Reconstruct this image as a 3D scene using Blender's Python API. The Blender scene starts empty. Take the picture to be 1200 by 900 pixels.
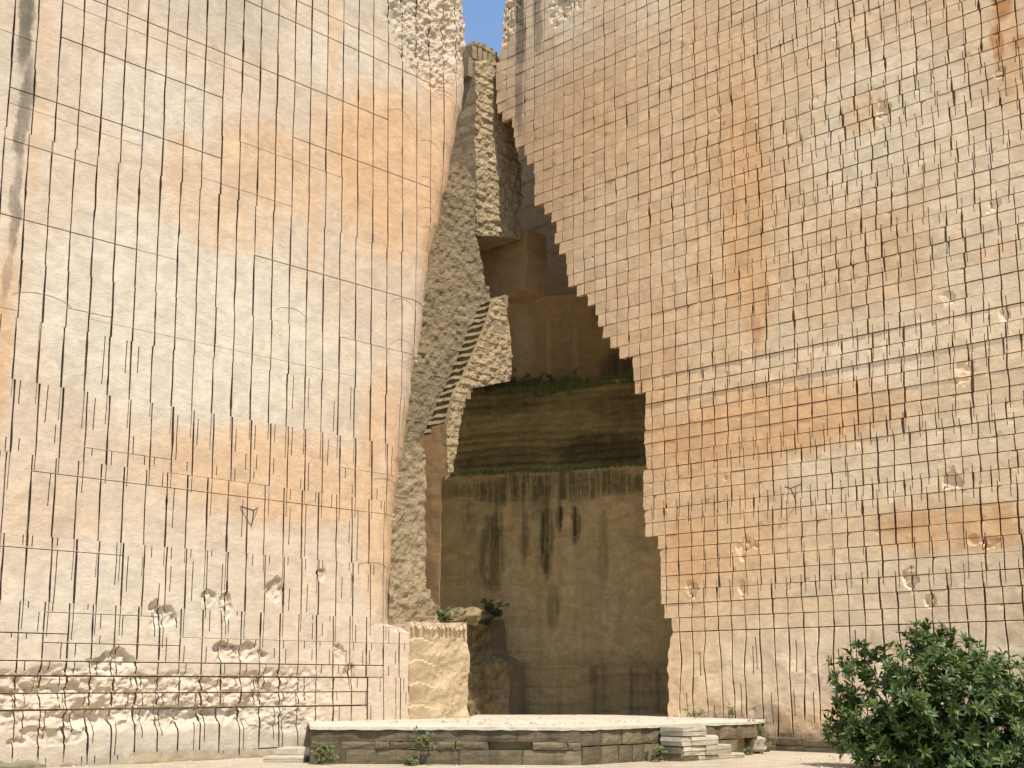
import bpy, math, random
import numpy as np
from mathutils import Vector, Matrix
R = math.radians
random.seed(7)
rng = np.random.default_rng(11)

# ------------------------------------------------------------------ camera, sky, sun, exposure
scn = bpy.context.scene
COL = scn.collection
FPX, CX, CY, HOR, EYE = 1500.0, 600.0, 450.0, 802.0, 1.6      # solved from the wall courses
PITCH = math.atan((HOR - CY) / FPX)
cam_d = bpy.data.cameras.new('camera')
cam_d.sensor_width = 36; cam_d.lens = 36 * FPX / 1200; cam_d.clip_end = 3000
cam = bpy.data.objects.new('camera', cam_d); COL.objects.link(cam)
cam.location = (0, 0, EYE); cam.rotation_euler = (R(90) + PITCH, 0, 0)
scn.camera = cam

SUN_AZ, SUN_EL = 27.0, 60.0          # degrees right of straight behind the camera, height
wd = bpy.data.worlds.new('World'); scn.world = wd; wd.use_nodes = True
wn = wd.node_tree.nodes; wl = wd.node_tree.links
sky = wn.new('ShaderNodeTexSky'); sky.sky_type = 'NISHITA'; sky.sun_disc = False
sky.sun_elevation = R(SUN_EL); sky.sun_rotation = R(180 - SUN_AZ)
sky.air_density = 1.0; sky.dust_density = .4; sky.ozone_density = 2.0
wl.new(sky.outputs[0], wn['Background'].inputs[0]); wn['Background'].inputs[1].default_value = 0.15
sd = bpy.data.lights.new('sun', 'SUN'); sd.energy = 3.6; sd.angle = R(0.5); sd.color = (1, .94, .85)
sun = bpy.data.objects.new('sun', sd); COL.objects.link(sun)
sdir = Vector((math.sin(R(SUN_AZ)) * math.cos(R(SUN_EL)), -math.cos(R(SUN_AZ)) * math.cos(R(SUN_EL)), math.sin(R(SUN_EL))))
sun.rotation_euler = sdir.to_track_quat('Z', 'Y').to_euler()
scn.view_settings.view_transform = 'Standard'; scn.view_settings.look = 'None'
scn.view_settings.gamma = 1; scn.view_settings.exposure = 0.54
scn.view_settings.use_curve_mapping = False

# ------------------------------------------------------------------ pixel rays and planes
SP, CP = math.sin(PITCH), math.cos(PITCH)
def ray(px, py):
    v = (CY - py) / FPX
    fw = CP - v * SP; up = SP + v * CP
    return (px - CX) / FPX / fw, up / fw
def ground(px, py, z=0.0):
    rx, rz = ray(px, py); Y = (z - EYE) / rz
    return rx * Y, Y
class Plane:                                   # vertical plane: local x along it, y into the rock, z up
    def __init__(s, P, deg):
        s.P = P; s.a = R(deg); s.c = math.cos(s.a); s.s = math.sin(s.a)
    def hit(s, px, py):
        rx, rz = ray(px, py)
        Y = (-s.s * s.P[0] + s.c * s.P[1]) / (-s.s * rx + s.c)
        return (rx * Y - s.P[0]) * s.c + (Y - s.P[1]) * s.s, EYE + rz * Y
    def off(s, d):
        return Plane((s.P[0] - s.s * d, s.P[1] + s.c * d), math.degrees(s.a))
    def place(s, o):
        o.location = (s.P[0], s.P[1], 0); o.rotation_euler = (0, 0, s.a)
    def world(s, x, y=0.0, z=0.0):
        return (s.P[0] + x * s.c - y * s.s, s.P[1] + x * s.s + y * s.c, z)
def through(px0, Y0, px1, Y1, py=600):
    a = ray(px0, py)[0] * Y0; b = ray(px1, py)[0] * Y1
    return Plane((a, Y0), math.degrees(math.atan2(Y1 - Y0, b - a)))
AL = 46.1
PL = Plane((-6.53, 29.1), AL)                  # left quarry face
PR = Plane((6.48, 33.6), AL - 90)              # right quarry face
E1 = (math.cos(R(AL)), math.sin(R(AL))); E2 = (-E1[1], E1[0])
def pq(p, q): return (p * E1[0] + q * E2[0], p * E1[1] + q * E2[1])
def qplane(q): return Plane(pq(26, q), AL)     # faces like the left wall
def pplane(p): return Plane(pq(p, 26), AL - 90)

# ------------------------------------------------------------------ noise
def _h(ix, iy, seed):
    n = (ix.astype(np.int64) * 374761393 + iy.astype(np.int64) * 668265263 + seed * 1442695041) & 0xffffffff
    n = ((n ^ (n >> 13)) * 1274126177) & 0xffffffff
    return ((n ^ (n >> 16)) & 0xffff) / 65535.0
def vn(x, y, seed=0):
    x = np.asarray(x, float); y = np.asarray(y, float)
    ix = np.floor(x); iy = np.floor(y); fx = x - ix; fy = y - iy
    fx = fx * fx * (3 - 2 * fx); fy = fy * fy * (3 - 2 * fy)
    a = _h(ix, iy, seed); b = _h(ix + 1, iy, seed); c = _h(ix, iy + 1, seed); d = _h(ix + 1, iy + 1, seed)
    return (a * (1 - fx) + b * fx) * (1 - fy) + (c * (1 - fx) + d * fx) * fy - .5
def fbm(x, y, o=4, seed=0):
    t = 0; a = 1
    for i in range(o):
        t = t + a * vn(x * 2 ** i, y * 2 ** i, seed + i * 17); a *= .5
    return t
def sst(a, b, x):
    t = np.clip((np.asarray(x, float) - a) / (b - a), 0, 1); return t * t * (3 - 2 * t)

# ------------------------------------------------------------------ objects
def tag(o, label=None, cat=None, group=None, kind=None):
    for k, v in (('label', label), ('category', cat), ('group', group), ('kind', kind)):
        if v: o[k] = v
    return o
def empty(name, loc=(0, 0, 0), rz=0):
    o = bpy.data.objects.new(name, None); o.empty_display_size = .2
    COL.objects.link(o); o.location = loc; o.rotation_euler = (0, 0, rz); return o
def link(name, me, mat=None, parent=None, smooth=False):
    if mat and not me.materials: me.materials.append(mat)
    if smooth:
        me.polygons.foreach_set('use_smooth', [True] * len(me.polygons))
    o = bpy.data.objects.new(name, me); COL.objects.link(o)
    if parent: o.parent = parent
    return o
class MB:
    def __init__(s): s.v = []; s.f = []; s.t = []
    def add(s, v, f, tone=0.5):
        n = len(s.v); s.v.extend(map(tuple, v)); s.f.extend([tuple(i + n for i in q) for q in f]); s.t.extend([tone] * len(v))
    def box(s, x0, x1, y0, y1, z0, z1, j=0, tone=.5):
        v = [(x, y, z) for z in (z0, z1) for y in (y0, y1) for x in (x0, x1)]
        if j: v = [tuple(c + random.uniform(-j, j) for c in p) for p in v]
        s.add(v, [(0, 2, 3, 1), (4, 5, 7, 6), (0, 1, 5, 4), (2, 6, 7, 3), (0, 4, 6, 2), (1, 3, 7, 5)], tone)
    def mesh(s, name, mat=None):
        me = bpy.data.meshes.new(name); me.from_pydata(s.v, [], s.f); me.update()
        if mat: me.materials.append(mat)
        a = me.attributes.new('tone', 'FLOAT', 'POINT'); a.data.foreach_set('value', np.array(s.t, dtype=np.float32))
        return me

# ------------------------------------------------------------------ materials
def N(nt, t, **kw):
    n = nt.nodes.new(t)
    for k, v in kw.items(): setattr(n, k, v)
    return n
def val(nt, sock, v):
    if hasattr(v, 'is_linked') or isinstance(v, bpy.types.NodeSocket): nt.links.new(v, sock)
    else: sock.default_value = v
def math_(nt, op, a, b=None, c=None, clamp=False):
    n = N(nt, 'ShaderNodeMath', operation=op, use_clamp=clamp)
    for i, v in enumerate((a, b, c)):
        if v is not None: val(nt, n.inputs[i], v)
    return n.outputs[0]
def mix(nt, f, a, b, bt='MIX'):
    n = N(nt, 'ShaderNodeMix', data_type='RGBA', blend_type=bt)
    val(nt, n.inputs[0], f)
    for s, v in ((n.inputs[6], a), (n.inputs[7], b)):
        val(nt, s, (*v, 1) if isinstance(v, tuple) and len(v) == 3 else v)
    return n.outputs[2]
def noise(nt, vec, scale, detail=4, rough=.6, dist=0):
    n = N(nt, 'ShaderNodeTexNoise'); n.inputs['Scale'].default_value = scale; n.inputs['Detail'].default_value = detail
    n.inputs['Roughness'].default_value = rough; n.inputs['Distortion'].default_value = dist
    nt.links.new(vec, n.inputs['Vector']); return n.outputs['Fac']
def rng_(nt, v, a, b, c=0.0, d=1.0):
    n = N(nt, 'ShaderNodeMapRange', interpolation_type='SMOOTHSTEP'); val(nt, n.inputs[0], v)
    for i, k in enumerate((a, b, c, d)): n.inputs[i + 1].default_value = k
    return n.outputs[0]
def scaled(nt, vec, sc):
    n = N(nt, 'ShaderNodeMapping'); n.inputs['Scale'].default_value = sc; nt.links.new(vec, n.inputs[0]); return n.outputs[0]
def rock(name, base, base2, layers=(), ref=None, rough=.95, bump=.25, grain=.12, streak=0, tonev=.25, bscale=1.0, wz=(.5, .5), mott=.16, fine=False):
    """layers: list of (colour, [(s, z, rs, rz, strength)...]) painted as natural staining in wall coordinates"""
    m = bpy.data.materials.new(name); m.use_nodes = True; nt = m.node_tree
    bs = nt.nodes['Principled BSDF']; bs.inputs['Roughness'].default_value = rough; bs.inputs['Specular IOR Level'].default_value = .15
    tc = N(nt, 'ShaderNodeTexCoord')
    if ref: tc.object = ref
    vec = tc.outputs['Object']
    big = noise(nt, vec, .22, 5, .6, .3)
    bed = noise(nt, scaled(nt, vec, (.25, .25, 3.0)), 1.0, 5, .65)
    c = mix(nt, rng_(nt, math_(nt, 'ADD', math_(nt, 'MULTIPLY', big, .55), math_(nt, 'MULTIPLY', bed, .45)), .38, .62), base, base2)
    if layers:
        sep = N(nt, 'ShaderNodeSeparateXYZ'); nt.links.new(vec, sep.inputs[0])
        w1 = noise(nt, scaled(nt, vec, (1.1, 1.1, .6)), 1.0, 9, .75); w2 = noise(nt, scaled(nt, vec, (.6, .6, 1.8)), 1.1, 9, .75)
        sx = math_(nt, 'MULTIPLY_ADD', math_(nt, 'SUBTRACT', w1, .5), wz[0] * 2, sep.outputs[0])
        sz = math_(nt, 'MULTIPLY_ADD', math_(nt, 'SUBTRACT', w2, .5), wz[1] * 2, sep.outputs[2])
        brk = rng_(nt, noise(nt, scaled(nt, vec, (5, 5, .22) if fine else (1.6, 1.6, .22)), 1.0 if fine else 1.6, 8, .72), .3 if fine else .25, .6, .05 if fine else .35, 1.0)
        for colr, ps in layers:
            acc = None
            for (cx, cz, rx, rz, st) in ps:
                dx = math_(nt, 'MULTIPLY', math_(nt, 'SUBTRACT', sx, cx), 1 / rx)
                dz = math_(nt, 'MULTIPLY', math_(nt, 'SUBTRACT', sz, cz), 1 / rz)
                dx = math_(nt, 'MULTIPLY', dx, dx); dz = math_(nt, 'MULTIPLY', dz, dz)
                f = rng_(nt, math_(nt, 'ADD', dx, dz), 1.35, .3, 0, st)
                acc = f if acc is None else math_(nt, 'MAXIMUM', acc, f)
            c = mix(nt, math_(nt, 'MULTIPLY', acc, brk), c, colr)
    if streak:
        st = noise(nt, scaled(nt, vec, (2.2, 2.2, .12)), 1.0, 4, .6)
        c = mix(nt, rng_(nt, st, .48, .68, 0, streak), c, (.035, .03, .02))
    # fine grain, pocks and the tone of each piece
    g = noise(nt, vec, 5 * bscale, 6, .7)
    pk = rng_(nt, noise(nt, vec, 17 * bscale, 3, .6), .66, .75, 1.0, .62)
    at = N(nt, 'ShaderNodeAttribute', attribute_name='tone')
    k = math_(nt, 'MULTIPLY_ADD', math_(nt, 'SUBTRACT', g, .5), grain * 4, 1.0)
    k = math_(nt, 'ADD', k, math_(nt, 'MULTIPLY', math_(nt, 'SUBTRACT', at.outputs['Fac'], .5), tonev))
    k = math_(nt, 'MULTIPLY', k, pk)
    if mott: k = math_(nt, 'MULTIPLY', k, rng_(nt, noise(nt, scaled(nt, vec, (1, 1, 1.5)), 1.7, 7, .72, .8), .3, .7, 1 - mott, 1 + mott * .6))
    hv = N(nt, 'ShaderNodeHueSaturation'); nt.links.new(c, hv.inputs['Color']); nt.links.new(k, hv.inputs['Value'])
    nt.links.new(hv.outputs[0], bs.inputs['Base Color'])
    h = math_(nt, 'ADD', noise(nt, vec, 7 * bscale, 8, .75), math_(nt, 'MULTIPLY', noise(nt, scaled(nt, vec, (1, 1, 2.2)), 3 * bscale, 5, .7, .6), .8))
    h = math_(nt, 'ADD', h, math_(nt, 'MULTIPLY', pk, .25))
    bp = N(nt, 'ShaderNodeBump'); bp.inputs['Strength'].default_value = bump; bp.inputs['Distance'].default_value = .06
    nt.links.new(h, bp.inputs['Height']); nt.links.new(bp.outputs[0], bs.inputs['Normal'])
    return m
def plain(name, c, rough=.8, metal=0.0, var=.15, scale=6):
    m = bpy.data.materials.new(name); m.use_nodes = True; nt = m.node_tree
    bs = nt.nodes['Principled BSDF']; bs.inputs['Roughness'].default_value = rough; bs.inputs['Metallic'].default_value = metal
    tc = N(nt, 'ShaderNodeTexCoord'); g = noise(nt, tc.outputs['Object'], scale, 4)
    nt.links.new(mix(nt, g, tuple(x * (1 - var) for x in c), tuple(x * (1 + var) for x in c)), bs.inputs['Base Color'])
    return m
def leafmat(name, c1, c2, gloss=.35):
    m = bpy.data.materials.new(name); m.use_nodes = True; nt = m.node_tree
    bs = nt.nodes['Principled BSDF']; bs.inputs['Roughness'].default_value = gloss
    at = N(nt, 'ShaderNodeAttribute', attribute_name='tone')
    cc = mix(nt, at.outputs['Fac'], c1, c2); nt.links.new(cc, bs.inputs['Base Color'])
    tr = N(nt, 'ShaderNodeBsdfTranslucent'); nt.links.new(cc, tr.inputs[0])
    ms = N(nt, 'ShaderNodeMixShader'); ms.inputs[0].default_value = .25
    nt.links.new(bs.outputs[0], ms.inputs[1]); nt.links.new(tr.outputs[0], ms.inputs[2])
    nt.links.new(ms.outputs[0], nt.nodes['Material Output'].inputs[0])
    return m
def patches(pl, lst):
    out = []
    for x0, y0, x1, y1, st in lst:
        xm, ym = (x0 + x1) / 2, (y0 + y1) / 2
        s, z = pl.hit(xm, ym); a, _ = pl.hit(x0, ym); b, _ = pl.hit(x1, ym); _, zt = pl.hit(xm, y0); _, zb = pl.hit(xm, y1)
        out.append((s, z, abs(b - a) / 2, abs(zt - zb) / 2, st))
    return out

# ================================================================== THE SETTING
gm = rock('pale_earth', (.50, .42, .30), (.42, .35, .25), bump=.4, grain=.15, tonev=0, bscale=.8)
mb = MB(); mb.add([(-900, -900, 0), (900, -900, 0), (900, 900, 0), (-900, 900, 0)], [(0, 1, 2, 3)])
tag(link('ground', mb.mesh('ground', gm)), kind='structure')

# ------------------------------------------------------------------ a piece of cut face: tensor grid with sides, bevels and open slits
def piece(xl, xr, z0, z1, gapb, gapt, depth, nu=2, nv=2, slits=(), bev=.012, D=.10, sl=True, sr=True):
    """xl, xr: functions of z.  slits: (s, width, za, zb).  depth(s, z) -> outward relief.  Local wall coords."""
    za, zb = z0 + gapb / 2, z1 - gapt / 2
    zs = list(np.linspace(za, zb, nv + 2))
    if gapb: zs[0:1] = [za, za + bev]
    if gapt: zs[-1:] = [zb - bev, zb]
    for s in slits:
        for e in (s[2], s[3]):
            if za + .03 < e < zb - .03: zs.append(e)
    zs = np.array(sorted(zs))
    L = xl(zs); Rr = xr(zs); Rr = np.maximum(Rr, L)
    W = Rr - L
    b = np.minimum(bev, W * .3)
    cols = [L, L + b]; marks = [None, None]
    mids = [('u', u) for u in np.linspace(0, 1, nu + 2)[1:-1]]
    inner = []
    Lm, Wm = L.mean(), W.mean()
    for k, u in mids: inner.append((u, L + W * u, None))
    for i, s in enumerate(slits):
        u = (s[0] - Lm) / max(Wm, 1e-4)
        if not (.07 < u < .93): continue
        inner = [q for q in inner if q[2] is not None or abs(q[0] - u) > .09]
        wob = vn(zs * 3.1, zs * 0 + s[0] * 9.7, 5) * .012
        inner.append((u - 1e-4, s[0] - s[1] / 2 + wob, ('a', i))); inner.append((u + 1e-4, s[0] + s[1] / 2 + wob * .6, ('b', i)))
    inner.sort(key=lambda q: q[0])
    for u, x, mk in inner: cols.append(np.clip(x, L + b, Rr - b)); marks.append(mk)
    cols += [Rr - b, Rr]; marks += [None, None]
    X = np.stack(cols, 1); nz, nx = X.shape
    Z = np.repeat(zs[:, None], nx, 1)
    Dp = depth(X, Z)
    if sl: Dp[:, 0] -= bev
    if sr: Dp[:, -1] -= bev
    if gapb: Dp[0, :] -= bev
    if gapt: Dp[-1, :] -= bev
    def pad(A, B, side):                      # extra outer ring going back into the rock
        return A
    Xs, Zs, Ds = X, Z, Dp
    und = np.minimum(.10, W[:, None] * .35)
    if sl:
        Xs = np.concatenate([Xs[:, :1] + und, Xs], 1); Zs = np.concatenate([Zs[:, :1], Zs], 1); Ds = np.concatenate([Ds[:, :1] * 0 - D, Ds], 1); marks = [None] + marks
    if sr:
        Xs = np.concatenate([Xs, Xs[:, -1:] - und], 1); Zs = np.concatenate([Zs, Zs[:, -1:]], 1); Ds = np.concatenate([Ds, Ds[:, -1:] * 0 - D], 1); marks = marks + [None]
    zrow = list(zs)
    if gapb:
        Xs = np.concatenate([Xs[:1], Xs]); Zs = np.concatenate([Zs[:1] + min(.08, (zb - za) * .3), Zs]); Ds = np.concatenate([Ds[:1] * 0 - D, Ds]); zrow = [zs[0]] + zrow
    if gapt:
        Xs = np.concatenate([Xs, Xs[-1:]]); Zs = np.concatenate([Zs, Zs[-1:] - min(.08, (zb - za) * .3)]); Ds = np.concatenate([Ds, Ds[-1:] * 0 - D]); zrow = zrow + [zs[-1]]
    nz, nx = Xs.shape
    v = np.stack([Xs, -Ds, Zs], -1).reshape(-1, 3)
    f = []
    for i in range(nz - 1):
        zm = (zrow[i] + zrow[i + 1]) / 2
        for j in range(nx - 1):
            mk = marks[j]
            if mk and mk[0] == 'a' and marks[j + 1] == ('b', mk[1]):
                s = slits[mk[1]]
                if s[2] - 1e-6 <= zm <= s[3] + 1e-6: continue
            f.append((i * nx + j, i * nx + j + 1, (i + 1) * nx + j + 1, (i + 1) * nx + j))
    return v, f
def emit(parent, name, pieces, mat, stuffname):
    """pieces: (size, v, f, tone).  300 largest become parts of their own, the rest one 'stuff' part."""
    pieces.sort(key=lambda p: -p[0])
    for sz, v, f, t in pieces[:300]:
        m = MB(); m.add(v, f, t); link(name, m.mesh(name, mat), None, parent)
    if len(pieces) > 300:
        m = MB()
        for sz, v, f, t in pieces[300:]: m.add(v, f, t)
        tag(link(stuffname, m.mesh(stuffname, mat), None, parent), kind='stuff')

# ================================================================== LEFT QUARRY FACE
LEDGE = [(551, -120), (551, 0), (550, 12), (555, 24), (555, 53), (553, 69), (552, 85), (552, 107), (550, 120), (546, 135), (542, 155), (537, 180),
         (535, 200), (531, 215), (525, 237), (522, 263), (519, 276), (512, 296), (511, 317), (508, 340), (505, 362), (502, 385), (498, 415),
         (492, 435), (488, 475), (484, 505), (480, 536), (475, 551), (475, 564), (471, 580), (470, 620), (467, 660), (464, 684), (465, 700), (463, 716), (464, 734)]
le = [PL.hit(*p) for p in LEDGE]
lz = np.array([p[1] for p in le])[::-1]; lsx = np.array([p[0] for p in le])[::-1]
lz = np.concatenate([[lz[0] - .02], lz]); lsx = np.concatenate([[PL.hit(480, 740)[0]], lsx])
lz[0] = lz[1] - .012
def left_edge(z):
    return np.interp(z, lz, lsx) + vn(np.asarray(z) * 4, np.asarray(z) * 0 + 3, 9) * .07
LTOP = 25.5
left = empty('quarry_wall', (*PL.P, 0), PL.a)
tag(left, 'tall pale cream quarry face with long vertical saw cuts, left of the cleft', 'rock wall')
OR = (.61, .39, .21); PALE = (.64, .565, .435); GREY = (.47, .405, .30)
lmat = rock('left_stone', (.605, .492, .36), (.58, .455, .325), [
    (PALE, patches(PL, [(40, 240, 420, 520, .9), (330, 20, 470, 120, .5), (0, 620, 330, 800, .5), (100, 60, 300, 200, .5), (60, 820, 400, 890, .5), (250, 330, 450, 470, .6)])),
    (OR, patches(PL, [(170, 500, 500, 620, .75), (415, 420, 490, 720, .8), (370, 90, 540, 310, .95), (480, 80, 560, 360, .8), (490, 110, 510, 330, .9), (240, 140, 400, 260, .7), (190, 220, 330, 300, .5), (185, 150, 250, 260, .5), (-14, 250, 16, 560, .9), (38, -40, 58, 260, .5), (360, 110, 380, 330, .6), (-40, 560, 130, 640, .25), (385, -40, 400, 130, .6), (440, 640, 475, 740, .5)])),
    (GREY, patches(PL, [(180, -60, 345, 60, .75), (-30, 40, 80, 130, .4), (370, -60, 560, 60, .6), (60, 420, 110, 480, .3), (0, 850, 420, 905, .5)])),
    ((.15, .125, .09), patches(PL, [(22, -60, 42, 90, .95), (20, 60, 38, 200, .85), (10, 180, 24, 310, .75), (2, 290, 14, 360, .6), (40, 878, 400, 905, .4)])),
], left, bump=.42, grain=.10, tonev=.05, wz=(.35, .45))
# horizontal saw cuts: x range, a point on the line, width
LINES = [(100, 464, 110, 0, .030), (75, 300, 75, 3, .012), (287, 510, 287, 0, .030), (346, 470, 346, 0, .022), (63, 260, 63, 40, .034), (0, 55, 0, 33, .012),
         (0, 260, 0, 98, .030), (5, 175, 10, 120, .010), (0, 113, 0, 160, .022), (345, 512, 350, 163, .026), (285, 405, 290, 167, .010), (225, 340, 233, 207, .012),
         (0, 150, 0, 250, .028), (150, 215, 140, 287, .010), (295, 500, 303, 300, .026), (75, 140, 75, 360, .016), (-60, 25, 0, 360, .012), (100, 420, 133, 380, .006),
         (400, 500, 420, 400, .014), (30, 420, 37, 552, .022), (103, 190, 103, 525, .014), (190, 312, 190, 553, .010), (395, 480, 400, 548, .012), (400, 480, 400, 593, .014),
         (-200, 152, 0, 640, .022), (43, 185, 43, 715, .018), (-200, 78, 0, 737, .032), (45, 200, 45, 753, .024), (200, 520, 207, 747, .010),
         (-300, 440, 0, 774, .024), (-300, 440, 0, 792, .036), (-300, 430, 0, 813, .026), (-300, 430, 0, 833, .040), (300, 370, 313, 877, .03)]
zl = []
for x0, x1, xr_, yr_, w in LINES:
    z = PL.hit(xr_, yr_)[1]; ym = yr_ + (HOR - yr_) * ((x0 + x1) / 2 - xr_) / (2080 - xr_)
    zl.append((z, PL.hit(x0, ym)[0], PL.hit(x1, ym)[0], w * (.62 if yr_ < 770 else .85)))
lifts = [25.5]
zz = 24.3
while zz > 1.0: lifts.append(zz); zz -= random.uniform(1.25, 1.75)
lifts.append(0.0)
cuts_z = sorted(set([round(z, 3) for z, *_ in zl if 0.1 < z < LTOP] + [round(z, 3) for z in lifts]))
bz = [cuts_z[0]]
for z in cuts_z[1:]:
    if z - bz[-1] > .12: bz.append(z)
bz[-1] = LTOP
ZST = float(lz[1]) - .01
bz = sorted([z for z in bz if abs(z - ZST) > .1] + [ZST])
LSP = .524; J0, J1 = -14, 25
liftoff = {}
for k in range(len(lifts) - 1):
    zm = (lifts[k] + lifts[k + 1]) / 2
    amp = .065 if zm < 7.5 else .020
    liftoff[k] = (random.uniform(-1, 1) * amp, [random.uniform(-1, 1) * amp * .35 for _ in range(64)])
def lift_of(z):
    for k in range(len(lifts) - 1):
        if lifts[k + 1] <= z <= lifts[k] + 1e-6: return k
    return len(lifts) - 2
def cutx(j, z, k):
    o, per = liftoff[k]
    return -5.27 + LSP * j - .022 * (z - 10) + o + per[j + 20]
rub = PL.hit(495, 40)
def spalls():
    out = []
    for px, py, rx, ry, dd in ((190, 722, 12, 14, .10), (135, 775, 20, 12, .11), (278, 764, 26, 10, .10), (320, 690, 10, 12, .10), (245, 700, 6, 10, .07), (265, 708, 6, 14, .07), (377, 672, 8, 8, .08),
                           (398, 765, 8, 12, .07), (60, 862, 30, 8, .07), (20, 870, 14, 6, .08), (410, 790, 8, 12, .06), (150, 835, 30, 8, .06), (30, 812, 60, 5, .06), (230, 838, 50, 9, .07), (100, 845, 30, 10, .09)):
        s, z = PL.hit(px, py); out.append((s, z, rx * .0185 * 1.25, ry * .0185, dd))
    return out
SPL = spalls()
def ldepth(X, Z):
    d = fbm(X * .5, Z * .4, 3, 2) * .014 + fbm(X * 2.6, Z * 2.6, 3, 4) * .007
    e = left_edge(Z) - X
    d = d - .32 * np.clip(1 - e / .75, 0, 1) ** 2 * (Z > ZST - .005)
    if Z.max() > rub[1] - 4 and X.max() > rub[0] - 3: r = np.clip(1.25 - np.hypot((X - rub[0] - .1) / 1.75, (Z - rub[1] - 1.4 + .45 * (X - rub[0])) / 2.4), 0, 1) * 2.2
    else: r = None
    if r is not None: r = np.clip(r + fbm(X * 1.4, Z * 1.4, 3, 8) * .9 * (r > 0), 0, 1)
    if r is not None: d = d + r * (fbm(X * 3.6, Z * 3.6, 2, 31) * .10 + fbm(X * 9, Z * 9, 3, 33) * .11 - .04)
    if Z.min() > 2.3: return spall(d, X, Z)
    b = sst(1.95, 1.7, Z + fbm(X * .8, Z * 0, 2, 6) * .3) * sst(.55, .85, Z + X * .012 + fbm(X * .6, Z * 0 + 3, 2, 61) * .35) * sst(4.2, 1.0, X)
    q = fbm(X * 2.6, Z * 4.4, 2, 21) + 1.3 * fbm(X * 7.0, Z * 9.0, 3, 23) - .5 * np.abs(vn(X * 5, Z * 7, 25)) * 2
    d = d + b * (q * .08 - .03 - .07 * np.clip(vn(X * 1.3, Z * 2.1, 77) * 3, 0, 1))
    return spall(d, X, Z)
def spall(d, X, Z):
    for s, z, a, bb, dd in SPL:
        if abs(X.mean() - s) > a + .8 or not (Z.min() - .8 < z < Z.max() + .8): continue
        t = 1.15 - np.hypot((X - s) / a, (Z - z) / bb) + fbm(X * 4, Z * 4, 2, 5) * .8
        d = d - dd * np.clip(t * 4, 0, 1) * (1 - .35 * np.clip((z - Z) / bb, -1, 1)) * (1 + 1.2 * fbm(X * 9, Z * 9, 2, 15))
    return d
pcs = []
for bi in range(len(bz) - 1):
    z0, z1 = bz[bi], bz[bi + 1]; zm = (z0 + z1) / 2; k = lift_of(zm)
    lineb = [l for l in zl if abs(l[0] - z0) < .13]; linet = [l for l in zl if abs(l[0] - z1) < .13]
    for j in range(J0, J1):
        xa = cutx(j, zm, k)
        if xa > left_edge(zm) - .16: continue
        last = cutx(j + 1, zm, k) > left_edge(zm) - .16
        xc = xa + LSP / 2
        gb = max([l[3] for l in lineb if l[1] < xc < l[2]] or [0]); gt = max([l[3] for l in linet if l[1] < xc < l[2]] or [0])
        wj = random.uniform(.020, .034); wk = .03
        low = zm < 3.2
        def mk(jj, side, k=k):
            ww = (.029 + .013 * _h(np.array([jj]), np.array([k]), 3)[0])
            if cutx(jj, 10, k) > 5.0 and zm > 12: ww *= .8
            def fn(z, jj=jj, side=side, ww=ww):
                wob = vn(z * 2.2, z * 0 + jj * 3.7, 12) * .016
                wid = ww * (.72 + 1.1 * np.clip(vn(z * 1.7, z * 0 + jj * 5.1, 13) + .15, 0, 1))
                wid = wid + np.clip(vn(z * 2.9, z * 0 + jj * 2.3, 14) - .30, 0, 1) * .16
                return np.minimum(cutx(jj, z, k) + wob + side * wid / 2, left_edge(z))
            return fn
        sl = []
        # saw overshoots of the lift above, reaching down beside this lift's own cuts
        if k > 0:
            for jj in (j, j + 1):
                xo = cutx(jj, lifts[k], k - 1)
                if xa + .035 < xo < xa + LSP - .035:
                    end = lifts[k] - (.3 + .6 * _h(np.array([jj]), np.array([k]), 8)[0])
                    if z1 > end: sl.append((xo, .018, max(end, z0), z1 + 1))
            if zm < 8.5 and random.random() < (.75 if zm < 5 else .45):
                xo = xa + LSP * random.choice((.2, .32, .75)); 
                h = z1 - z0; a = z0 + random.uniform(-.2, .5) * h
                if all(abs(xo - s[0]) > .06 for s in sl): sl.append((xo, .021, max(a, z0), min(z1, a + random.uniform(.5, .9)) + (1 if random.random() < .4 else 0)))
        rough_ = (z0 < 2.2) or (zm > rub[1] - 3.2 and xc > rub[0] - 2.2)
        sp = any(abs(xc - s[0]) < s[2] + .4 and z0 - s[3] < s[1] < z1 + s[3] for s in SPL)
        nu, nv = (2, max(2, int((z1 - z0) / .16)))
        if rough_ or sp: nu, nv = 15, max(5, int((z1 - z0) / .034))
        v, f = piece(mk(j, 1), left_edge if last else mk(j + 1, -1), z0, z1, gb, gt, ldepth, nu, nv, sl, bev=.008, D=.24)
        vis = z1 - z0 if (-8.5 < xc and zm < 22) else 0
        pcs.append((vis, v, f, random.random()))
emit(left, 'stone_panel', pcs, lmat, 'narrow_panels')
mb = MB(); zc = np.arange(0, LTOP + .01, .35)
for a, b in zip(zc[:-1], zc[1:]):
    e = float(min(left_edge(a), left_edge(b), left_edge((a + b) / 2))) - .12
    mb.box(-13, e, .25, 2.6, a, b)
link('rock_core', mb.mesh('rock_core', lmat), None, left)
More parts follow.
